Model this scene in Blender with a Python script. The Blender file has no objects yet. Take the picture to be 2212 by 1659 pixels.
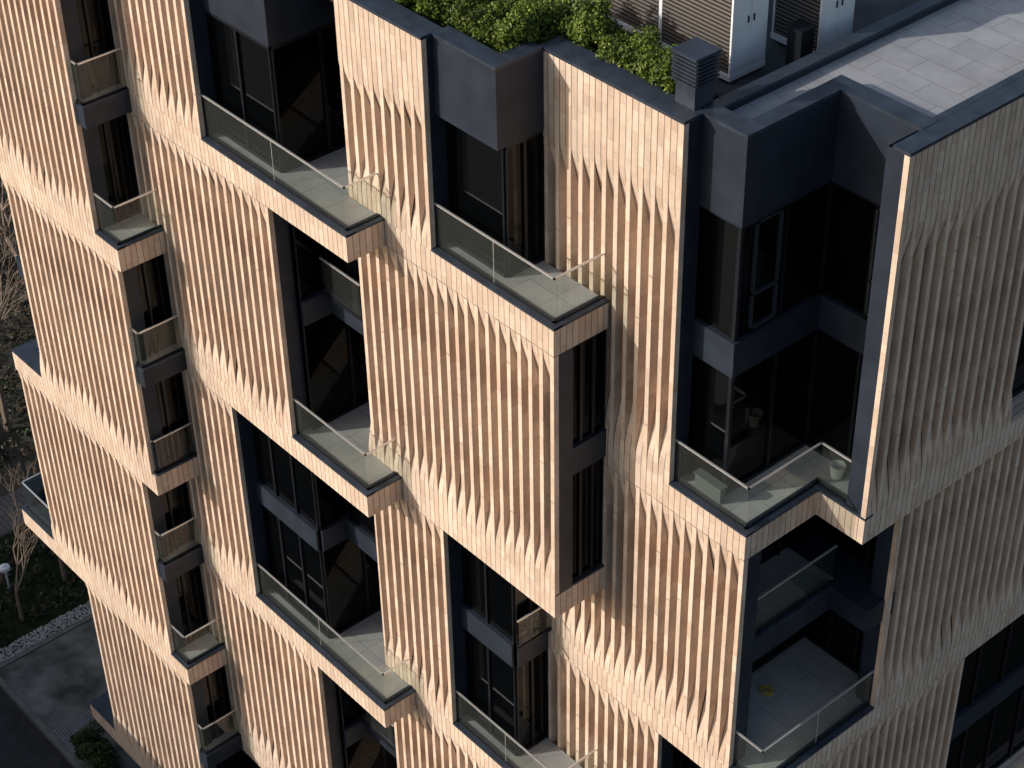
import bpy, math, random
import numpy as np
from mathutils import Vector, Matrix
random.seed(3); rng=np.random.default_rng(5)
S=bpy.context.scene
ZT=4.79; TB=0.62; GZ=-27.0
P=.325;W=.115;D=.42;TH=.50;TE=.12

# ---------------------------------------------------------------- materials
def newmat(n):
    m=bpy.data.materials.new(n); m.use_nodes=True
    nt=m.node_tree; return m,nt,nt.nodes['Principled BSDF']
def N(nt,t,**k):
    n=nt.nodes.new(t)
    for a,b in k.items(): setattr(n,a,b)
    return n
def simple(n,col,rough=.6,spec=.3,noise=.0,scale=3.0,bump=0.0,metal=0,bscale=None):
    m,nt,b=newmat(n)
    b.inputs['Roughness'].default_value=rough
    b.inputs['Specular IOR Level'].default_value=spec
    b.inputs['Metallic'].default_value=metal
    b.inputs['Base Color'].default_value=(*col,1)
    if noise>0:
        tc=N(nt,'ShaderNodeTexCoord'); no=N(nt,'ShaderNodeTexNoise'); no.inputs['Scale'].default_value=scale; no.inputs['Detail'].default_value=6
        nt.links.new(tc.outputs['Object'],no.inputs['Vector'])
        r=N(nt,'ShaderNodeMapRange'); r.inputs[1].default_value=.3; r.inputs[2].default_value=.7
        r.inputs[3].default_value=1-noise; r.inputs[4].default_value=1+noise
        nt.links.new(no.outputs[0],r.inputs[0])
        mx=N(nt,'ShaderNodeMix',data_type='RGBA',blend_type='MULTIPLY'); mx.inputs[0].default_value=1
        mx.inputs[6].default_value=(*col,1)
        nt.links.new(r.outputs[0],mx.inputs[7]); nt.links.new(mx.outputs[2],b.inputs['Base Color'])
        if bump>0:
            n2=N(nt,'ShaderNodeTexNoise'); n2.inputs['Scale'].default_value=bscale or scale*6; nt.links.new(tc.outputs['Object'],n2.inputs['Vector'])
            bp=N(nt,'ShaderNodeBump'); bp.inputs['Strength'].default_value=bump; bp.inputs['Distance'].default_value=.02
            nt.links.new(n2.outputs[0],bp.inputs['Height']); nt.links.new(bp.outputs[0],b.inputs['Normal'])
    return m

def stone_mat():
    m,nt,b=newmat('travertine_tile')
    uv=N(nt,'ShaderNodeUVMap',uv_map='UVMap')
    sep=N(nt,'ShaderNodeSeparateXYZ'); nt.links.new(uv.outputs[0],sep.inputs[0])
    com=N(nt,'ShaderNodeCombineXYZ'); nt.links.new(sep.outputs[1],com.inputs[0]); nt.links.new(sep.outputs[0],com.inputs[1])
    br=N(nt,'ShaderNodeTexBrick'); br.offset=.5; br.offset_frequency=2; br.squash=1
    nt.links.new(com.outputs[0],br.inputs['Vector'])
    br.inputs['Color1'].default_value=(.70,.555,.44,1); br.inputs['Color2'].default_value=(.575,.42,.32,1)
    br.inputs['Mortar'].default_value=(.43,.315,.235,1)
    br.inputs['Scale'].default_value=1; br.inputs['Mortar Size'].default_value=.004; br.inputs['Mortar Smooth'].default_value=.3
    br.inputs['Bias'].default_value=-.2; br.inputs['Brick Width'].default_value=.44; br.inputs['Row Height'].default_value=P/2
    dv=N(nt,'ShaderNodeMath',operation='PINGPONG'); nt.links.new(sep.outputs[0],dv.inputs[0]); dv.inputs[1].default_value=P/4
    ln=N(nt,'ShaderNodeMapRange'); ln.inputs[1].default_value=.004; ln.inputs[2].default_value=.012; ln.inputs[3].default_value=.3; ln.inputs[4].default_value=1
    nt.links.new(dv.outputs[0],ln.inputs[0])
    tc=N(nt,'ShaderNodeTexCoord')
    mp=N(nt,'ShaderNodeMapping'); mp.inputs['Scale'].default_value=(2.2,2.2,.8); nt.links.new(tc.outputs['Object'],mp.inputs[0])
    no=N(nt,'ShaderNodeTexNoise'); no.inputs['Scale'].default_value=2.5; no.inputs['Detail'].default_value=8; no.inputs['Roughness'].default_value=.7
    nt.links.new(mp.outputs[0],no.inputs['Vector'])
    r=N(nt,'ShaderNodeMapRange'); r.inputs[1].default_value=.3; r.inputs[2].default_value=.7; r.inputs[3].default_value=.86; r.inputs[4].default_value=1.12
    nt.links.new(no.outputs[0],r.inputs[0])
    n3=N(nt,'ShaderNodeTexNoise'); n3.inputs['Scale'].default_value=.45; n3.inputs['Detail'].default_value=4; nt.links.new(tc.outputs['Object'],n3.inputs['Vector'])
    r3=N(nt,'ShaderNodeMapRange'); r3.inputs[1].default_value=.3; r3.inputs[2].default_value=.7; r3.inputs[3].default_value=.90; r3.inputs[4].default_value=1.05
    nt.links.new(n3.outputs[0],r3.inputs[0])
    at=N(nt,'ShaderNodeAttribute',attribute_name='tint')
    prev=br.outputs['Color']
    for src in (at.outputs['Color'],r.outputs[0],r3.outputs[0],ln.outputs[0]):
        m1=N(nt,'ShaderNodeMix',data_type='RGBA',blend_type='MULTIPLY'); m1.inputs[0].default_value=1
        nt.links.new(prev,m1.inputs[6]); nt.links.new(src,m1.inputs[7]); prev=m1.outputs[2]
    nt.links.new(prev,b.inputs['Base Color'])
    b.inputs['Roughness'].default_value=.8; b.inputs['Specular IOR Level'].default_value=.2
    n2=N(nt,'ShaderNodeTexNoise'); n2.inputs['Scale'].default_value=40; nt.links.new(tc.outputs['Object'],n2.inputs['Vector'])
    bp=N(nt,'ShaderNodeBump'); bp.inputs['Strength'].default_value=.25; bp.inputs['Distance'].default_value=.01
    nt.links.new(n2.outputs[0],bp.inputs['Height']); nt.links.new(bp.outputs[0],b.inputs['Normal'])
    return m
M_STONE=stone_mat()
M_DARK=simple('dark_blue_plaster',(.019,.026,.041),.5,.35,.25,1.6,.15)
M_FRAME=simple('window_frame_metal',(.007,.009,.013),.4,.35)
M_CAP=simple('parapet_cap_metal',(.030,.040,.058),.42,.45,.35,2.5,.1)
M_STEEL=simple('stainless_rail',(.85,.83,.80),.38,.5,metal=.7)
M_CONC=simple('roof_membrane',(.06,.063,.07),.85,.2,.35,1.2,.3)

def tile_mat(n,c1,c2,mort,w,h,ms=.006,ax='xy',rough=.45,offset=0):
    m,nt,b=newmat(n)
    tc=N(nt,'ShaderNodeTexCoord'); br=N(nt,'ShaderNodeTexBrick'); br.offset=offset
    nt.links.new(tc.outputs['Object'],br.inputs['Vector'])
    br.inputs['Color1'].default_value=(*c1,1); br.inputs['Color2'].default_value=(*c2,1); br.inputs['Mortar'].default_value=(*mort,1)
    br.inputs['Scale'].default_value=1; br.inputs['Mortar Size'].default_value=ms
    br.inputs['Brick Width'].default_value=w; br.inputs['Row Height'].default_value=h; br.inputs['Bias'].default_value=0
    no=N(nt,'ShaderNodeTexNoise'); no.inputs['Scale'].default_value=1.3; no.inputs['Detail'].default_value=8; no.inputs['Roughness'].default_value=.65
    nt.links.new(tc.outputs['Object'],no.inputs['Vector'])
    r=N(nt,'ShaderNodeMapRange'); r.inputs[1].default_value=.3; r.inputs[2].default_value=.7; r.inputs[3].default_value=.82; r.inputs[4].default_value=1.12
    nt.links.new(no.outputs[0],r.inputs[0])
    mx=N(nt,'ShaderNodeMix',data_type='RGBA',blend_type='MULTIPLY'); mx.inputs[0].default_value=1
    nt.links.new(br.outputs['Color'],mx.inputs[6]); nt.links.new(r.outputs[0],mx.inputs[7])
    nt.links.new(mx.outputs[2],b.inputs['Base Color']); b.inputs['Roughness'].default_value=rough; b.inputs['Specular IOR Level'].default_value=.35
    return m
M_FLOOR=tile_mat('balcony_porcelain_tile',(.47,.46,.45),(.42,.415,.405),(.17,.17,.17),.8,.8)
M_TERR=tile_mat('terrace_tile',(.38,.38,.39),(.33,.33,.34),(.2,.2,.2),1.2,.6,.009,offset=.5)

def glass_mat():
    m,nt,b=newmat('window_glass')
    b.inputs['Base Color'].default_value=(.0015,.002,.0025,1); b.inputs['Roughness'].default_value=.02
    b.inputs['Specular IOR Level'].default_value=.2
    tc=N(nt,'ShaderNodeTexCoord'); n2=N(nt,'ShaderNodeTexNoise'); n2.inputs['Scale'].default_value=.8; nt.links.new(tc.outputs['Object'],n2.inputs['Vector'])
    bp=N(nt,'ShaderNodeBump'); bp.inputs['Strength'].default_value=.05; bp.inputs['Distance'].default_value=.05
    nt.links.new(n2.outputs[0],bp.inputs['Height']); nt.links.new(bp.outputs[0],b.inputs['Normal'])
    return m
M_GLASS=glass_mat()
def railglass():
    m=bpy.data.materials.new('railing_glass'); m.use_nodes=True; nt=m.node_tree; nt.nodes.clear()
    o=N(nt,'ShaderNodeOutputMaterial'); t=N(nt,'ShaderNodeBsdfTransparent'); t.inputs[0].default_value=(.83,.89,.865,1)
    d=N(nt,'ShaderNodeBsdfDiffuse'); d.inputs[0].default_value=(.52,.58,.54,1)
    g=N(nt,'ShaderNodeBsdfGlossy'); g.inputs['Roughness'].default_value=.02
    fr=N(nt,'ShaderNodeFresnel'); fr.inputs[0].default_value=1.5
    m1=N(nt,'ShaderNodeMixShader'); m1.inputs[0].default_value=.035
    nt.links.new(t.outputs[0],m1.inputs[1]); nt.links.new(d.outputs[0],m1.inputs[2])
    m2=N(nt,'ShaderNodeMixShader'); nt.links.new(fr.outputs[0],m2.inputs[0]); nt.links.new(m1.outputs[0],m2.inputs[1]); nt.links.new(g.outputs[0],m2.inputs[2])
    nt.links.new(m2.outputs[0],o.inputs[0]); return m
M_RG=railglass()

# ---------------------------------------------------------------- mesh builder
class MB:
    def __init__(s): s.v=[];s.f=[];s.uv=[];s.t=[]
    def quad(s,pts,uv=None,t=1.0):
        i=len(s.v); s.v+=pts; s.f.append(tuple(range(i,i+len(pts))))
        s.uv+= uv if uv else [(.03,.03)]*len(pts); s.t+=[t]*len(pts)
    def box(s,x0,x1,y0,y1,z0,z1,t=1.0):
        c=[(x0,y0,z0),(x1,y0,z0),(x1,y1,z0),(x0,y1,z0),(x0,y0,z1),(x1,y0,z1),(x1,y1,z1),(x0,y1,z1)]
        for q,m in (((0,1,5,4),0),((1,2,6,5),1),((2,3,7,6),0),((3,0,4,7),1),((4,5,6,7),2),((3,2,1,0),2)):
            p=[c[k] for k in q]
            if m==0: uv=[(a[0]-x1,a[2]-z1) for a in p]
            elif m==1: uv=[(a[1]-y0,a[2]-z1) for a in p]
            else: uv=[(a[0],a[1]) for a in p]
            s.quad(p,uv,t)
    def obj(s,name,mat,parent=None,smooth=False):
        me=bpy.data.meshes.new(name); me.from_pydata(s.v,[],s.f)
        ul=me.uv_layers.new(name='UVMap'); ul.data.foreach_set('uv',np.array(s.uv,dtype=np.float32).ravel())
        ca=me.color_attributes.new('tint','FLOAT_COLOR','CORNER')
        t=np.array(s.t,dtype=np.float32)
        if t.ndim==1: t=np.stack([t,t,t,np.ones_like(t)],1)
        ca.data.foreach_set('color',t.ravel())
        me.materials.append(mat); me.update()
        o=bpy.data.objects.new(name,me); S.collection.objects.link(o)
        if parent: o.parent=parent
        return o
def empty(n,loc=(0,0,0)):
    e=bpy.data.objects.new(n,None); e.location=loc; S.collection.objects.link(e); e.empty_display_size=.3; return e
BLD=empty('apartment_building')

stone=MB();dark=MB();cap=MB();glass=MB();frame=MB();floor=MB();rg=MB();steel=MB()
def ease(t): t=min(1,max(0,t)); return math.sin(t*math.pi/2)**1.25
def panel(kind,c,a0,a1,z1,z0,ft=0.0,fb=.3,rt=2.5,rb=3.0,end=1):
    """kind 'y': faces -y at y=c ; kind 'x': faces +x at x=c. end: +1 solid edge at a1, -1 at a0"""
    z1-=.014
    def T(a,d,z): return (a,c+d,z) if kind=='y' else (c-d,a,z)
    CH=.22; n=max(1,round((z1-z0)/CH)); zs=[z1-(z1-z0)*i/n for i in range(n+1)]
    def L(a): return a if end==1 else a0+(a1-a)   # mirrored layout
    x=a1; k=0; ph0=random.uniform(0,6)
    q=lambda a,d,z:T(L(a),d,z)
    while x>a0+1e-4:
        xf=max(a0,x-W); xb=max(a0,x-P)
        ph=.15*math.sin(ph0+k*.55)+random.uniform(-.05,.05)
        amp=D*(1+.1*math.sin(ph0*2+k*.31)); ft_=random.uniform(.97,1.03)
        def dep(z):
            return .004+amp*ease((z1-ft-z-ph*.5)/rt)*ease((z-z0-fb-ph)/rb)
        t=t2=1
        off=random.choice((0,1))
        for i in range(n):
            za,zb=zs[i],zs[i+1]
            da,db=dep(za),dep(zb)
            if (i+off)%2==0 or i==0:
                t=random.uniform(.95,1.05)*ft_; t2=random.uniform(.92,1.05)*ft_
                if random.random()<.07 and da>.12:
                    dark.quad([q(xf+.004,-.002,za-.006),q(x-.004,-.002,za-.006),q(x-.004,-.002,za+.006),q(xf+.004,-.002,za+.006)])
            stone.quad([q(xf,0,zb),q(x,0,zb),q(x,0,za),q(xf,0,za)],[(xf-a1,zb-z1),(x-a1,zb-z1),(x-a1,za-z1),(xf-a1,za-z1)],t*1.05)
            stone.quad([q(xb,db,zb),q(xf,db,zb),q(xf,da,za),q(xb,da,za)],[(xb-a1,zb-z1),(xf-a1,zb-z1),(xf-a1,za-z1),(xb-a1,za-z1)],t2)
            if x<a1-1e-4:
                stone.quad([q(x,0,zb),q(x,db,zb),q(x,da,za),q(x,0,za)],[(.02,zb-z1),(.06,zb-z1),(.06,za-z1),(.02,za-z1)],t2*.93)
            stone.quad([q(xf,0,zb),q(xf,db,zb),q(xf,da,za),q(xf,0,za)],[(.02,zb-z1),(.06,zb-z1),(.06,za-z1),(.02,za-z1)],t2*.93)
        x-=P; k+=1
    e=a1 if end==1 else a0; o=a0 if end==1 else a1
    for i in range(n):
        za,zb=zs[i],zs[i+1]
        if i%2==0: t=random.uniform(.93,1.05)
        stone.quad([T(e,0,zb),T(e,TE,zb),T(e,TE,za),T(e,0,za)],[(.01,zb-z1),(.06,zb-z1),(.06,za-z1),(.01,za-z1)],t)
    dark.quad([T(e,TE,z0),T(e,TH,z0),T(e,TH,z1+.014),T(e,TE,z1+.014)])
    stone.quad([T(o,D*.95,z0),T(o,TH,z0),T(o,TH,z1),T(o,D*.95,z1)])
    dark.quad([T(a0,TH,z0),T(a1,TH,z0),T(a1,TH,z1),T(a0,TH,z1)])

def slab(rects,z,tb=TB):
    for (x0,x1,y0,y1) in rects: stone.box(x0,x1,y0,y1,z-tb,z,random.uniform(.97,1.03))
def capstrip(pts,z,w=.26,h=.05,over=.012,mb=None):
    mb=mb or cap
    for i,((xa,ya),(xb,yb)) in enumerate(zip(pts[:-1],pts[1:])):
        hh=h+.003*i
        if abs(ya-yb)<1e-6:
            mb.box(min(xa,xb),max(xa,xb)+(over if i==0 and len(pts)>2 else 0),ya-over,ya+w,z+.001,z+hh)
        else:
            mb.box(xa-w,xa+over,min(ya,yb)-over*.5,max(ya,yb),z+.001,z+hh)
def rail(pts,z,h=1.05,parts=True):
    for (xa,ya),(xb,yb) in zip(pts[:-1],pts[1:]):
        l=math.hypot(xb-xa,yb-ya); n=max(1,round(l/2.3)); dx,dy=(xb-xa)/l,(yb-ya)/l
        for i in range(n):
            a=l*i/n+.008; b=l*(i+1)/n-.008
            rg.quad([(xa+dx*a,ya+dy*a,z+.05),(xa+dx*b,ya+dy*b,z+.05),(xa+dx*b,ya+dy*b,z+h),(xa+dx*a,ya+dy*a,z+h)])
            if i>0:
                p=(xa+dx*l*i/n,ya+dy*l*i/n); steel.box(p[0]-.005,p[0]+.005,p[1]-.005,p[1]+.005,z+.06,z+h-.01)
        x0,x1=sorted((xa,xb));y0,y1=sorted((ya,yb))
        steel.box(x0-.02,x1+.02,y0-.02,y1+.02,z+h,z+h+.032)
        if parts: frame.box(x0-.03,x1+.03,y0-.03,y1+.03,z+.003,z+.075)
def gw(xa,ya,xb,yb,z0,z1,n=2,sp=None,fw=.07,out=None,hbar=None):
    ox,oy=out
    glass.quad([(xa,ya,z0),(xb,yb,z0),(xb,yb,z1),(xa,ya,z1)])
    l=math.hypot(xb-xa,yb-ya); dx,dy=(xb-xa)/l,(yb-ya)/l
    def bar(s0,s1,za,zb,pr=.05,mb=frame):
        pa=(xa+dx*s0,ya+dy*s0); pb=(xa+dx*s1,ya+dy*s1)
        xs=[pa[0],pb[0],pa[0]+ox*pr,pb[0]+ox*pr]; ys=[pa[1],pb[1],pa[1]+oy*pr,pb[1]+oy*pr]
        mb.box(min(xs),max(xs),min(ys),max(ys),za,zb)
    for i in range(n+1):
        s=l*i/n; bar(max(0,s-fw/2),min(l,s+fw/2),z0,z1)
    bar(0,l,z0,z0+.09,.055); bar(0,l,z1-.09,z1,.055)
    if sp: bar(-.0,l,sp[0],sp[1],.11,dark)

YA,YB,YC,YD=-2.27,-.99,0.0,1.43
# ------- plane A
panel('y',YA,-18.5,-13.8,3.5,-3.5)
panel('y',YA,-18.5,-13.8,6.0,3.5,fb=.3,rt=1,rb=1.2)
panel('y',YA,-18.5,-12.98,-3.5-TB,-10.5)
panel('y',YA,-20.0,-13.6,-10.5-TB,-17.5)
panel('y',YA,-18.4,-12.98,-17.5-TB,-24.5)
slab([(-18.5,-12.8,YA,YB-.003)],-3.5)
slab([(-20.1,-12.8,YA,YB-.003)],-10.5)
slab([(-21.9,-12.8,YA,YB-.003)],-17.5)
slab([(-19.9,-12.8,YA,YB-.003)],-24.5)
for z,xr in ((-3.5,-13.8),(-17.5,-13.6)):
    floor.box(xr-.2,-12.9,YA+.2,YB-.01,z+.001,z+.02)
    capstrip([(xr,YA),(-12.8,YA),(-12.8,YB)],z,.22)
    rail([(xr,YA+.13),(-12.93,YA+.13),(-12.93,YB)],z)
cap.box(-20.1,-18.5,YA-.012,YB,-10.499,-10.44); cap.box(-21.9,-20.0,YA-.012,YB,-17.499,-17.44); cap.box(-19.9,-18.4,YA-.012,YB,-24.499,-24.44)
rail([(-21.75,YB),(-21.75,YA+.13),(-20.0,YA+.13)],-17.5)
for za,zb,x in ((-3.5,6,-13.86),(-10.5,-4.12,-13.04),(-17.5,-11.12,-13.66),(-24.5,-18.12,-13.04)):
    gw(x,YA+TE+.01,x,YB+.02,za,zb,2,out=(1,0),fw=.05)
    xl=-18.95 if x!=-13.66 else -20.4
    gw(xl,YA+.35,xl+.5,YA+.35,za,zb,1,out=(0,-1)); glass.quad([(xl,YA+.35,za),(xl,4,za),(xl,4,zb),(xl,YA+.35,zb)])
for z,x in ((0.0,-13.8),(-7.0,-12.98),(-14.0,-13.6),(-21.0,-12.98),(-10.5,-12.98)):
    if z!=-10.5: dark.box(x-.1,x+.34,YA+.06,YB-.003,z-.55,z)
    if z!=-10.5: floor.box(x-.1,x+.28,YA+.1,YB-.01,z+.001,z+.02)
    e=.27 if z!=-10.5 else .1
    rail([(x,YA+.12),(x+e,YA+.12),(x+e,YB)],z)
    cap.box(x+.2 if z!=-10.5 else x-.2,x+(.352 if z!=-10.5 else .19),YA+.05,YB-.004,z+.001,z+.045)
dark.box(-19.05,-18.5,YA+.2,3,-7.5,-6.9); dark.box(-19.05,-18.5,YA+.2,3,-.6,0); dark.box(-19.05,-18.5,YA+.2,3,-21.5,-20.9)

# ------- plane B
panel('y',YB,-13.9,-10.5,6.0,0.0)
panel('y',YB,-13.9,-8.1,-TB,-7)
panel('y',YB,-13.9,-10.72,-7-TB,-14)
panel('y',YB,-13.9,-8.1,-14-TB,-21)
for z in (0,-7,-14,-21): slab([(-13.9,-5.24,YB,YC-.003),(-13.9,-6.455,YC-.003,2.2)],z)
for z,xr in ((0,-10.5),(-7,-8.1),(-14,-10.72)):
    floor.box(xr-.1,-5.4,YB+.22,YC-.012,z+.001,z+.02); floor.box(xr-.1,-6.47,YC-.012,2.1,z+.001,z+.02)
    capstrip([(xr,YB),(-5.24,YB),(-5.24,YC)],z,.25)
    rail([(xr,YB+.15),(-5.39,YB+.15),(-5.39,YC)],z)
cx,cy=-8.15,-.48
gw(-10.6,cy,cx,cy,0.02,3.05,2,out=(0,-1)); gw(cx,cy,cx,2.0,0.02,3.05,2,out=(1,0)); gw(cx,2.0,-6.3,2.0,0.02,3.05,1,out=(0,-1))
dark.box(-10.55,cx+.05,cy-.07,cy+.3,3.05,ZT); dark.box(cx-.3,cx+.053,cy+.3,3.2,3.05,ZT-.003); dark.box(cx-.3,-6.3,1.9,2.2,3.05,ZT-.006)
z=-14
gw(-10.8,cy,cx,cy,z+.02,z+6.38,3,out=(0,-1),sp=(z+3.1,z+3.75)); gw(cx,cy,cx,2.0,z+.02,z+6.38,2,out=(1,0),sp=(z+3.1,z+3.75))
gw(cx,2.0,-6.3,2.0,z+.02,z+3.1,1,out=(0,-1)); gw(cx+.11,.35,-6.3,.35,z+3.2,z+6.38,1,out=(0,-1)); dark.box(cx+.11,-6.3,.25,2.0,z+3.12,z+3.74)
for z in (-7,-21):
    gw(-8.0,YB+.5,-8.0,2.0,z+.02,z+6.38,2,out=(1,0)); gw(-8.0,2.0,-6.3,2.0,z+.02,z+3.1,1,out=(0,-1))
    gw(-8.0,.35,-6.3,.35,z+3.2,z+6.38,1,out=(0,-1)); dark.box(-7.99,-6.3,.25,2.0,z+3.12,z+3.74); dark.box(-8.02,-7.86,YB+.5,.25,z+3.1,z+3.75)
    rail([(-7.85,.08),(-6.45,.08)],z+3.74,.95)

# ------- plane C
panel('y',YC,-6.45,-3.7,ZT-.04,0.0,ft=1.6,rt=2.0,rb=2.2)
panel('y',YC,-6.45,0,-TB,-7)
panel('y',YC,-6.45,-3.78,-7-TB,-14)
panel('y',YC,-6.45,0,-14-TB,-21)
for z in (0,-7,-14,-21): slab([(-6.45,0,YC,YD-.003),(-6.45,-2.02,YD-.003,3.0)],z)
for z,xr in ((0,-3.7),(-14,-3.78)):
    floor.box(xr-.1,-.14,YC+.22,YD-.012,z+.001,z+.02)
    capstrip([(xr,YC),(0,YC),(0,YD)],z,.25)
    rail([(xr,YC+.15),(-.15,YC+.15),(-.15,YD)],z)
cx,cy=-1.95,.34
gw(-3.75,cy+.17,cx,cy+.17,.02,3.05,1,out=(0,-1)); gw(cx,cy+.17,cx,YD+.02,.02,3.05,2,out=(1,0))
dark.box(-3.7,cx+.09,cy-.08,cy+.3,3.05,ZT); dark.box(cx-.25,cx+.093,cy+.3,YD-.003,3.05,ZT-.003)
z=-14
gw(-3.85,cy+.17,cx,cy+.17,z+.02,z+6.38,2,out=(0,-1),sp=(z+3.1,z+3.8)); gw(cx,cy+.17,cx,YD+.02,z+.02,z+6.38,2,out=(1,0),sp=(z+3.1,z+3.8))
rail([(cx+.2,cy+.1),(cx+.2,YD)],z+3.8,.9)
for z in (-7,-21):
    gw(-.12,TE+.01,-.12,YD+.02,z+.02,z+6.38,4,out=(1,0),sp=(z+3.1,z+3.8))
    cap.box(-.2,.004,.02,YD-.004,z+.001,z+.05)

# ------- plane D
panel('y',YD,-1.94,1.83,ZT-.04,-3.5,ft=1.7,rt=2.5)
ZE=-10.15
panel('y',YD,-1.94,3.94,-3.5-TB,ZE)
panel('y',YD,-1.94,1.83,ZE-TB,-17)
panel('y',YD,-1.94,1.83,-17-TB,-24)
XE=5.16; YE=3.49; XF=4.86
stone.box(-1.94,3.94,YD,YE-.003,-3.5-TB,-3.5); stone.box(-1.94,XE,YE,YE+.8,-3.5-TB,-3.5)
stone.box(XE-.5,XE,YE+.8,14,-3.5-TB,-3.5,1.01)
stone.box(-1.94,XF,YD,14,ZE-TB,ZE); 
floor.box(1.6,3.72,YD+.22,5.0,-3.499,-3.48); floor.box(3.72,4.85,YE+.22,5.0,-3.499,-3.48)
capstrip([(1.83,YD),(3.94,YD),(3.94,YE)],-3.5,.25); cap.box(3.69,XE,YE-.012,YE+.25,-3.499,-3.444); 
rail([(1.83,YD+.15),(3.79,YD+.15),(3.79,YE+.15),(XE-.05,YE+.15)],-3.5)
gx,gy,gb=2.78,2.02,4.4
SP=(-.48,.32)
gw(1.7,gy,gx,gy,-3.48,2.9,1,out=(0,-1),sp=SP); gw(gx,gy,gx,gb,-3.48,2.9,2,out=(1,0),sp=SP); gw(gx,gb,XE-.1,gb,-3.48,2.9,2,out=(0,-1),sp=SP)
dark.box(1.75,gx+.12,gy-.12,gy+.25,2.9,ZT); dark.box(gx-.2,gx+.123,gy+.25,gb-.12,2.9,ZT-.003); dark.box(gx-.2,XE-.5,gb-.123,gb+.25,2.9,ZT-.006)
dark.box(gx-.003,gx+.113,gy-.113,gy,SP[0],SP[1]); frame.box(gx-.003,gx+.053,gy-.053,gy+.003,-3.48,2.9)
frame2=MB()
def casement(xa,ya,xb,yb,z0,z1,out):
    l=math.hypot(xb-xa,yb-ya)
    for (s0,s1,za,zb) in ((0,.05,z0,z1),(l-.05,l,z0,z1),(0,l,z0,z0+.05),(0,l,z1-.05,z1),(0,l,z0+(z1-z0)*.33-.025,z0+(z1-z0)*.33+.025)):
        dx,dy=(xb-xa)/l,(yb-ya)/l
        xs=[xa+dx*s0,xa+dx*s1]; ys=[ya+dy*s0,ya+dy*s1]
        xs+= [x+out[0]*.065 for x in xs]; ys+=[y+out[1]*.065 for y in ys]
        frame2.box(min(xs),max(xs),min(ys),max(ys),za,zb)
casement(gx,gy+.35,gx,gy+1.05,.4,2.8,(1,0)); casement(gx+1.15,gb,gx+1.85,gb,.4,2.8,(0,-1))
frame2.obj('casement_window_frames',simple('frame_grey',(.035,.04,.052),.45),BLD)
# ------- plane E (faces +x)
panel('x',XE,YE,8.0,ZT-.04,-3.5,ft=1.7,rt=2.5,end=-1)
panel('x',XF,5.05,14,-3.5-TB,ZE,end=-1)
panel('x',XF,3.0,8.3,ZE-TB,-17,end=-1)
stone.box(XE-.4,XE,8.0,14,3.0,ZT-.04)
gw(XE-.55,8.0,XE-.55,14,-3.5,3.0,3,out=(1,0),sp=SP)
gw(XF-.35,8.3,XF-.35,14,-17,ZE-TB,5,out=(1,0),sp=(-14.1,-13.4))
stone.box(-1.94,XF,YD,14,-17-TB,-17)
gx2=2.3
gw(gx2,YD+.5,gx2,5.6,ZE+.02,-4.12,3,out=(1,0)); gw(gx2,5.6,XF-.3,5.6,ZE+.02,-4.12,3,out=(0,-1)); gw(XF-.52,5.1,XF-.52,5.6,ZE,-4.12,1,out=(-1,0))
ZM=-6.9
floor.box(gx2,3.62,YD+.5,4.72,ZM+.001,ZM+.02)
dark.box(gx2,3.78,YD+.5,4.5,ZM-.62,ZM); dark.box(gx2,4.76,4.503,5.59,ZM-.62,ZM-.002)
cap.box(3.62,3.79,YD+.5,4.49,ZM+.001,ZM+.05); rail([(3.68,YD+.37),(3.68,4.6)],ZM); 
floor.box(gx2,XF-.25,YD+.2,5.0,ZE+.001,ZE+.02); floor.box(gx2,XF-.53,5.0,5.6,ZE+.001,ZE+.02)
capstrip([(3.94,YD),(XF,YD),(XF,5.05)],ZE,.25); rail([(3.94,YD+.15),(XF-.15,YD+.15),(XF-.15,5.05)],ZE)
gw(1.83,2.2,XF-.55,2.2,-17,ZE-TB,3,out=(0,-1))

# ------- parapet caps
cz=ZT
def pc(x0,x1,y0,y1,dz=0): cap.box(x0,x1,y0,y1,cz-.04+.001,cz+.03+dz)
pc(-6.47,-3.68,YC-.02,YC+.52); pc(-3.68,-1.84,cy-.1,cy+.32,.003); pc(-2.2,-1.835,cy+.32,YD-.02,.006)
pc(-1.96,1.85,YD-.02,YD+.52); pc(1.74,gx+.14,gy-.14,gy+.26,.003); pc(gx-.21,gx+.143,gy+.26,gb-.14,.006); pc(gx-.21,XE-.37,gb-.143,gb+.26,.009)
pc(XE-.37,XE+.02,YE-.02,14,.0); pc(XE-.52,XE-.37,gb+.26,14,.003)
pc(-10.6,-8.09,-.6,-.2,.003); pc(-8.45,-8.09,-.2,1.9,.006); 
dark.box(1.62,1.86,2.3,14,3.9,ZT-.08); cap.box(1.60,1.88,2.28,14,ZT-.079,ZT-.02)
dark.box(2.1,2.4,2.26,2.3,3.9,ZT-.1)
roof=MB(); roof.box(-20,1.62,2.0,16,3.5,3.95); roof.box(-6.4,-2.2,.6,2.0,3.5,3.948); roof.box(-20,-8.45,-.2,2.0,3.5,3.946)
roof.obj('roof_deck',M_CONC,BLD)
terr=MB(); terr.box(1.86,XE-.51,gb+.25,14,4.0,4.58); terr.box(1.86,gx-.2,gy+.25,gb+.25,4.0,4.578)
terr.obj('terrace_floor',M_TERR,BLD)
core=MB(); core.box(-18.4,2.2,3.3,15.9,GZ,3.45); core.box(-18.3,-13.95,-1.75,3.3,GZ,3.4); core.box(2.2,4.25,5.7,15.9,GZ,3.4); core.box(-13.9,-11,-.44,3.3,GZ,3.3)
core.box(-18.4,-7,2.1,3.3,GZ,-24); core.obj('inner_walls',M_FRAME,BLD)

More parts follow.
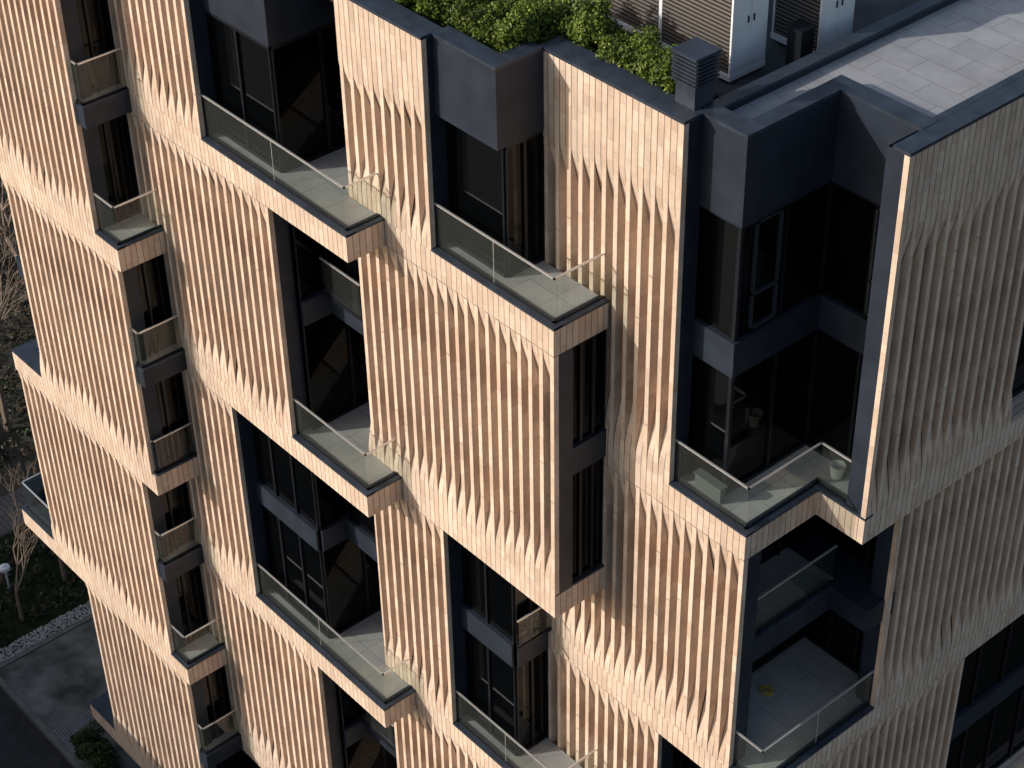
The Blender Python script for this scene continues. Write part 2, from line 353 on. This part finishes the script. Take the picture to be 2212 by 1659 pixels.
stone.obj('stone_cladding',M_STONE,BLD); dark.obj('dark_plaster_walls',M_DARK,BLD); cap.obj('metal_cappings',M_CAP,BLD)
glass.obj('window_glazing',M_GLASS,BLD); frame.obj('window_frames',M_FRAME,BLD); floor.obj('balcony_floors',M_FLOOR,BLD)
rg.obj('glass_balustrades',M_RG,BLD); steel.obj('handrails',M_STEEL,BLD)

# ---------------------------------------------------------------- roof plant
M_WHITE=simple('white_painted_steel',(.84,.85,.86),.4,.4,.05,2)
M_LOUV=simple('coil_louvre',(.17,.145,.125),.5,.4)
def ac(name,x0,x1,y0,y1,z0,h,bays):
    e=empty(name)
    b=MB()
    b.box(x0,x1,y0+.03,y1-.03,z0+.12,z0+h)
    n=bays; w=(x1-x0)/n
    for i in range(n+1):
        xx=x0+w*i; b.box(max(x0,xx-.04),min(x1,xx+.04)+.004,y0,y1,z0+.1,z0+h+.004)
    b.box(x0-.01,x1+.01,y0-.012,y1+.012,z0+h+.005,z0+h+.07); b.box(x0-.01,x1+.01,y0-.012,y1+.012,z0+.02,z0+.13)
    b.box(x1+.004,x1+.022,y0+.1,y0+(y1-y0)*.5-.02,z0+.25,z0+h-.1); b.box(x1+.004,x1+.022,y0+(y1-y0)*.5+.02,y1-.1,z0+.25,z0+h-.1)
    b.obj('casing',M_WHITE,e)
    l=MB()
    for i in range(n):
        xa=x0+w*i+.06; xb=x0+w*(i+1)-.06
        zz=z0+.18
        while zz<z0+h-.08:
            l.box(xa,xb,y0+.0,y0+.023,zz,zz+.04); zz+=.085
    l.obj('coil_grille',M_LOUV,e)
    d=MB()
    for i in range(n):
        xa=x0+w*i+.05; xb=x0+w*(i+1)-.05
        d.box(xa,xb,y0+.024,y0+.0295,z0+.15,z0+h-.06)
    for yy in (y0+(y1-y0)*.5-.09,y0+(y1-y0)*.5+.06): d.box(x1+.023,x1+.04,yy,yy+.03,z0+h*.45,z0+h*.45+.14)
    d.box(x1+.023,x1+.03,y0+.2,y0+.4,z0+h-.45,z0+h-.32)
    for xx in (x0+.2,x1-.25): d.box(xx,xx+.1,y0+.02,y1-.02,z0-.05,z0+.02)
    for i in range(n):
        cxx=x0+w*(i+.5); cyy=(y0+y1)/2; r=min(w,y1-y0)*.38
        pts=[(cxx+r*math.cos(t*math.pi/12),cyy+r*math.sin(t*math.pi/12)) for t in range(24)]
        d.v+= [(p[0],p[1],z0+h+.2) for p in pts]; k=len(d.v)-24; d.f.append(tuple(range(k,k+24))); d.uv+=[(0,0)]*24; d.t+=[1]*24
        for j in range(24):
            a,b2=pts[j],pts[(j+1)%24]; d.quad([(a[0],a[1],z0+h+.07),(b2[0],b2[1],z0+h+.07),(b2[0],b2[1],z0+h+.2),(a[0],a[1],z0+h+.2)])
    d.obj('handles_and_fans',M_FRAME,e)
ac('air_conditioner',-5.2,.42,4.05,5.0,4.0,2.5,3)
ac('air_conditioner',-.25,.95,5.9,6.85,4.0,2.2,1)
v=empty('roof_vent'); b=MB()
vx,vy=1.45,2.05
b.box(vx-.24,vx+.24,vy-.24,vy+.24,4.0,5.25)
for i in range(7): b.box(vx-.3,vx+.3,vy-.3,vy+.3,5.27+i*.075,5.27+i*.075+.035)
b.box(vx-.2,vx+.2,vy-.2,vy+.2,5.25,5.8); b.box(vx-.31,vx+.31,vy-.31,vy+.31,5.8,5.86); b.obj('louvred_cowl',M_CAP,v)
v2=empty('roof_duct'); b=MB(); b.box(.85,1.2,5.1,5.45,3.95,4.95); b.box(.82,1.23,5.07,5.48,4.95,5.0); b.obj('duct_box',M_FRAME,v2)

# ---------------------------------------------------------------- hedge
M_LEAF,nt,bs=newmat('hedge_leaves')
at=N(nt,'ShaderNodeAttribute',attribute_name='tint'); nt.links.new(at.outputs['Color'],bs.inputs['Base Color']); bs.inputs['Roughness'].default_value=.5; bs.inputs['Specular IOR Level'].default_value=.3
def leaves(name,boxes,n,size,cols,parent=None,dens=14,cr=(.14,.34)):
    V=[];T=[]
    vols=[(b[1]-b[0])*(b[3]-b[2]) for b in boxes]; tot=sum(vols)
    for b,vv in zip(boxes,vols):
        k=int(n*vv/tot)
        nc=max(6,int(vv*dens)); C=np.stack([rng.uniform(b[0],b[1],nc),rng.uniform(b[2],b[3],nc),rng.uniform(b[4]+(b[5]-b[4])*.35,b[5],nc)],1)
        C[:,2]+=.12*np.sin(C[:,0]*2.1)+.08*np.sin(C[:,1]*3.3+C[:,0]*4)
        crr=rng.uniform(cr[0],cr[1],nc); ct=rng.uniform(.65,1.3,nc)
        ci=rng.integers(0,nc,k); d=rng.normal(size=(k,3)); d/=np.linalg.norm(d,axis=1)[:,None]
        p=C[ci]+d*(crr[ci]*rng.uniform(.2,1.15,k)**.5)[:,None]
        ax=rng.normal(size=(k,3))+d*.6+np.array([0,0,.5]); ax/=np.linalg.norm(ax,axis=1)[:,None]
        u=np.cross(ax,rng.normal(size=(k,3))); u/=np.linalg.norm(u,axis=1)[:,None]; w=np.cross(ax,u)
        s=(size*rng.uniform(.6,1.3,k))[:,None]
        q=np.stack([p-u*s,p+w*s*.5,p+u*s,p-w*s*.5],1)
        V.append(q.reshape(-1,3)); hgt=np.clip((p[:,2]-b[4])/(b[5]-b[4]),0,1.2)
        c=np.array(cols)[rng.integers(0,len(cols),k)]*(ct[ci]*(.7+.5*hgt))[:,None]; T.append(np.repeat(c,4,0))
    V=np.concatenate(V);T=np.concatenate(T); nf=len(V)//4
    me=bpy.data.meshes.new(name); me.vertices.add(len(V)); me.vertices.foreach_set('co',V.ravel()); me.loops.add(len(V)); me.loops.foreach_set('vertex_index',np.arange(len(V)))
    me.polygons.add(nf); me.polygons.foreach_set('loop_start',np.arange(nf)*4); me.update()
    ca=me.color_attributes.new('tint','FLOAT_COLOR','CORNER'); ca.data.foreach_set('color',np.concatenate([T,np.ones((len(T),1))],1).ravel().astype(np.float32))
    me.materials.append(M_LEAF); o=bpy.data.objects.new(name,me); S.collection.objects.link(o)
    if parent:o.parent=parent
    return o
GC=[(.08,.12,.014),(.11,.155,.02),(.045,.08,.012),(.15,.185,.03)]
hd=empty('hedge'); 
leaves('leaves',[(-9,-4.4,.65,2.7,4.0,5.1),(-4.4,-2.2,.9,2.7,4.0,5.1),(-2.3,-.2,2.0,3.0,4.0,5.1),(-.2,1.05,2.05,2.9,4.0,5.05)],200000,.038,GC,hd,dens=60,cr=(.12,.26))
soil=MB(); soil.box(-9,1.15,1.98,3.0,3.96,4.45); soil.box(-9,-2.3,.6,1.98,3.96,4.448); soil.obj('planter_soil',simple('soil',(.05,.035,.025),.95,.1,.3,5),hd)

# ---------------------------------------------------------------- small objects
def bucket(loc,r=.14,h=.28):
    b=MB(); n=20
    for j in range(n):
        a,c=2*math.pi*j/n,2*math.pi*(j+1)/n
        def q(rr,t,z): return (loc[0]+rr*math.cos(t),loc[1]+rr*math.sin(t),loc[2]+z)
        b.quad([q(r*.8,a,0),q(r*.8,c,0),q(r,c,h),q(r,a,h)]); b.quad([q(r,a,h),q(r,c,h),q(r*.92,c,h),q(r*.92,a,h)]); b.quad([q(r*.92,a,h),q(r*.92,c,h),q(r*.75,c,.05),q(r*.75,a,.05)]); b.quad([q(r*.75,a,.05),q(r*.75,c,.05),(loc[0],loc[1],loc[2]+.05)])
    return b.obj('bucket',simple('white_plastic',(.8,.8,.78),.4))
bucket((3.9,4.08,-3.48),.16,.3)
pl=empty('planter_box'); b=MB(); b.box(2.25,2.95,1.72,1.86,-3.48,-3.1); b.box(2.22,2.98,1.69,1.89,-3.1,-3.07); b.obj('box',simple('grey_box',(.13,.14,.14),.6),pl)
def coil(name,loc,mat):
    b=MB(); nn=90; pts=[]
    for i in range(nn):
        t=i/nn*2*math.pi*4; r=.10+.02*math.sin(i*.7)
        pts.append(Vector((loc[0]+r*1.4*math.cos(t)+.05*i/nn,loc[1]+r*math.sin(t)+.12*i/nn,loc[2]+.02+.03*i/nn)))
    for i in range(nn-1):
        p,q=pts[i],pts[i+1]; d=(q-p).normalized(); u=d.cross(Vector((0,0,1))).normalized(); w=u.cross(d)
        for k in range(5):
            a,c=k*1.2566,(k+1)*1.2566
            f=lambda P_,g:tuple(P_+(u*math.cos(g)+w*math.sin(g))*.010)
            b.quad([f(p,a),f(p,c),f(q,c),f(q,a)])
    b.obj(name,mat)
coil('rope_coil',(2.92,3.6,ZE+.02),simple('yellow_rope',(.65,.42,.03),.6))

# ---------------------------------------------------------------- ground
M_GRD=simple('ground_earth',(.07,.065,.05),.95,.1,.4,.15,.3)
g=MB(); g.box(-900,900,-900,900,GZ-1,GZ); g.obj('ground',M_GRD)
def sheet(name,x0,x1,y0,y1,z,mat,h=0):
    b=MB(); 
    if h: b.box(x0,x1,y0,y1,GZ+.001,GZ+h)
    else: b.quad([(x0,y0,z),(x1,y0,z),(x1,y1,z),(x0,y1,z)])
    return b.obj(name,mat)
M_ASPH=simple('asphalt',(.035,.035,.037),.9,.2,.3,2,.4,bscale=60)
sheet('road',-60,40,-12,-3.25,GZ+.004,M_ASPH)
sheet('pavement',-25.5,-10,-3.0,12,0,simple('worn_concrete',(.13,.125,.115),.85,.2,.6,1.1,.3,bscale=20),.12)
M_KERB=simple('kerb_stone',(.15,.145,.13),.85,.2,.2,4)
k=MB(); k.box(-25.7,-25.503,-3.2,14,GZ+.001,GZ+.16); k.box(-25.7,-10,-3.2,-3.003,GZ+.001,GZ+.158); k.obj('kerb',M_KERB)
gr=MB()
for i in range(26): gr.box(-21.8,-20.8,-2.9+i*.1,-2.86+i*.1,GZ+.121,GZ+.14)
gr.obj('drain_grating',simple('galvanised',(.22,.22,.23),.5,.4,metal=.5))
sheet('lawn',-31.6,-26.35,-3.2,16,GZ+.008,simple('grass',(.018,.026,.009),.95,.1,.5,3,.6,bscale=40))
pm=MB()
for i in range(2600):
    x=random.uniform(-26.45,-25.72); y=random.uniform(-3.1,6); r=random.uniform(.03,.06); z=GZ+.01+r*.4; t=random.uniform(.7,1.1)
    a=random.random()*6.28; P6=[(x+r*math.cos(a+j*2.094),y+r*math.sin(a+j*2.094),z) for j in range(3)]
    for j in range(3): pm.quad([P6[j],P6[(j+1)%3],(x,y,z+r*.8)],t=t)
pmat,nt,bs=newmat('white_pebble'); at=N(nt,'ShaderNodeAttribute',attribute_name='tint'); mx=N(nt,'ShaderNodeMix',data_type='RGBA',blend_type='MULTIPLY'); mx.inputs[0].default_value=1; mx.inputs[6].default_value=(.6,.58,.55,1); nt.links.new(at.outputs['Color'],mx.inputs[7]); nt.links.new(mx.outputs[2],bs.inputs['Base Color'])
pm.obj('pebbles',pmat)
sheet('path',-33.6,-31.7,-14,30,GZ+.012,tile_mat('path_paving',(.16,.14,.12),(.12,.11,.10),(.05,.05,.05),.4,.2,.015,rough=.85,offset=.5))
DG=[(.03,.05,.01),(.045,.065,.015),(.02,.035,.008)]
leaves('shrub',[(-20.4,-18.9,-2.9,-2.2,GZ+.1,GZ+1.0)],12000,.05,DG,dens=30)
leaves('shrubbery',[(-31,-26.6,-3,10,GZ,GZ+.3),(-60,-34.5,-6,26,GZ,GZ+.7)],60000,.10,[(.022,.032,.01),(.03,.035,.015),(.07,.045,.03)],dens=5,cr=(.2,.5))
M_BARK=simple('bark',(.26,.20,.155),.9,.1,.3,6)
def tree(loc,h,seed,name='bare_tree',levels=5):
    r=random.Random(seed); V=[];F=[]
    def seg(p,q,r0,r1):
        d=(q-p).normalized(); u=d.orthogonal().normalized(); w=d.cross(u); i=len(V)
        for (c,rr) in ((p,r0),(q,r1)):
            for k in range(5): V.append(tuple(c+(u*math.cos(k*1.2566)+w*math.sin(k*1.2566))*rr))
        for k in range(5): F.append((i+k,i+(k+1)%5,i+5+(k+1)%5,i+5+k))
    def grow(p,d,l,rad,lv):
        q=p+d*l; seg(p,q,rad,rad*.7)
        if lv==0: return
        for k in range(r.choice((2,3,3))):
            nd=(d+Vector((r.uniform(-1,1),r.uniform(-1,1),r.uniform(-.2,.8)))*.75).normalized()
            grow(q,nd,l*r.uniform(.6,.85),rad*.62,lv-1)
    grow(Vector(loc),Vector((0,0,1)),h*.3,h*.018,levels)
    me=bpy.data.meshes.new(name); me.from_pydata(V,[],F); me.materials.append(M_BARK); o=bpy.data.objects.new(name,me); S.collection.objects.link(o)
tree((-27.2,-1.0,GZ),4.5,1); tree((-28,1.2,GZ),5,2); tree((-29.5,-.5,GZ),4,3)
tree((-37,4,GZ),9,4,levels=6); tree((-41,8,GZ),10,5,levels=6); tree((-36,1,GZ),8,6,levels=6); tree((-45,12,GZ),11,7,levels=6); tree((-34.5,6,GZ),9,8,levels=6); tree((-48,9,GZ),12,9,levels=6)
lp=empty('garden_lamp'); b=MB()
def cyl(b,x,y,z0,z1,r0,r1,n=16):
    for j in range(n):
        a,c=2*math.pi*j/n,2*math.pi*(j+1)/n
        b.quad([(x+r0*math.cos(a),y+r0*math.sin(a),z0),(x+r0*math.cos(c),y+r0*math.sin(c),z0),(x+r1*math.cos(c),y+r1*math.sin(c),z1),(x+r1*math.cos(a),y+r1*math.sin(a),z1)])
lx,ly=-28.9,-.9+.35
cyl(b,lx,ly,GZ,GZ+1.0,.04,.04); cyl(b,lx,ly,GZ+1.0,GZ+1.12,.2,.19); cyl(b,lx,ly,GZ+1.12,GZ+1.2,.19,.0); b.obj('lamp_post_and_shade',M_WHITE,lp)
nb=empty('unseen_shading_building'); b=MB(); b.box(-48,-12,-28,-14,GZ,GZ+8.5); b.obj('walls',simple('render_wall',(.35,.32,.28),.9),nb)  # unseen building out of view, added and sized to shade the ground at left
b=MB(); b.box(-48.3,-11.7,-28.3,-13.7,GZ+8.5,GZ+8.9)
for i in range(12):
    for j in range(2): b.box(-47+i*3,-45.2+i*3,-13.999,-13.95,GZ+1.2+j*3.6,GZ+3+j*3.6)
b.obj('roof_and_windows',M_FRAME,nb)

# ---------------------------------------------------------------- light
w=bpy.data.worlds.new('World'); S.world=w; w.use_nodes=True; nt=w.node_tree
sk=N(nt,'ShaderNodeTexSky'); sk.sky_type='NISHITA'; sk.sun_disc=False
sv=Vector((-.6,-1,.50)).normalized(); el=math.asin(sv.z); az=math.atan2(sv.x,sv.y)
sk.sun_elevation=el; sk.sun_rotation=az
sk.air_density=1.0; sk.dust_density=2.5; sk.ozone_density=.6
nt.links.new(sk.outputs[0],nt.nodes['Background'].inputs[0]); nt.nodes['Background'].inputs[1].default_value=.13
sl=bpy.data.lights.new('sun','SUN'); sl.energy=3.4; sl.angle=math.radians(.5); sl.color=(1,.94,.87)
so=bpy.data.objects.new('sun',sl); S.collection.objects.link(so); so.rotation_euler=(-sv).to_track_quat('-Z','Y').to_euler()
# ---------------------------------------------------------------- camera
R=np.array([[0.65477,0.75565,-0.01646],[0.45481,-0.4113,-0.78992],[-0.60368,0.50973,-0.61298]])
cam=bpy.data.cameras.new('camera'); cam.sensor_width=36; cam.lens=36*4291.566/2212; cam.clip_end=3000; cam.clip_start=.5
co=bpy.data.objects.new('camera',cam); S.collection.objects.link(co)
Mx=Matrix(((R[0][0],-R[1][0],-R[2][0],22.7799),(R[0][1],-R[1][1],-R[2][1],-20.3047),(R[0][2],-R[1][2],-R[2][2],22.4187),(0,0,0,1)))
co.matrix_world=Mx; S.camera=co
S.view_settings.view_transform='Standard'; S.view_settings.look='None'; S.view_settings.exposure=0
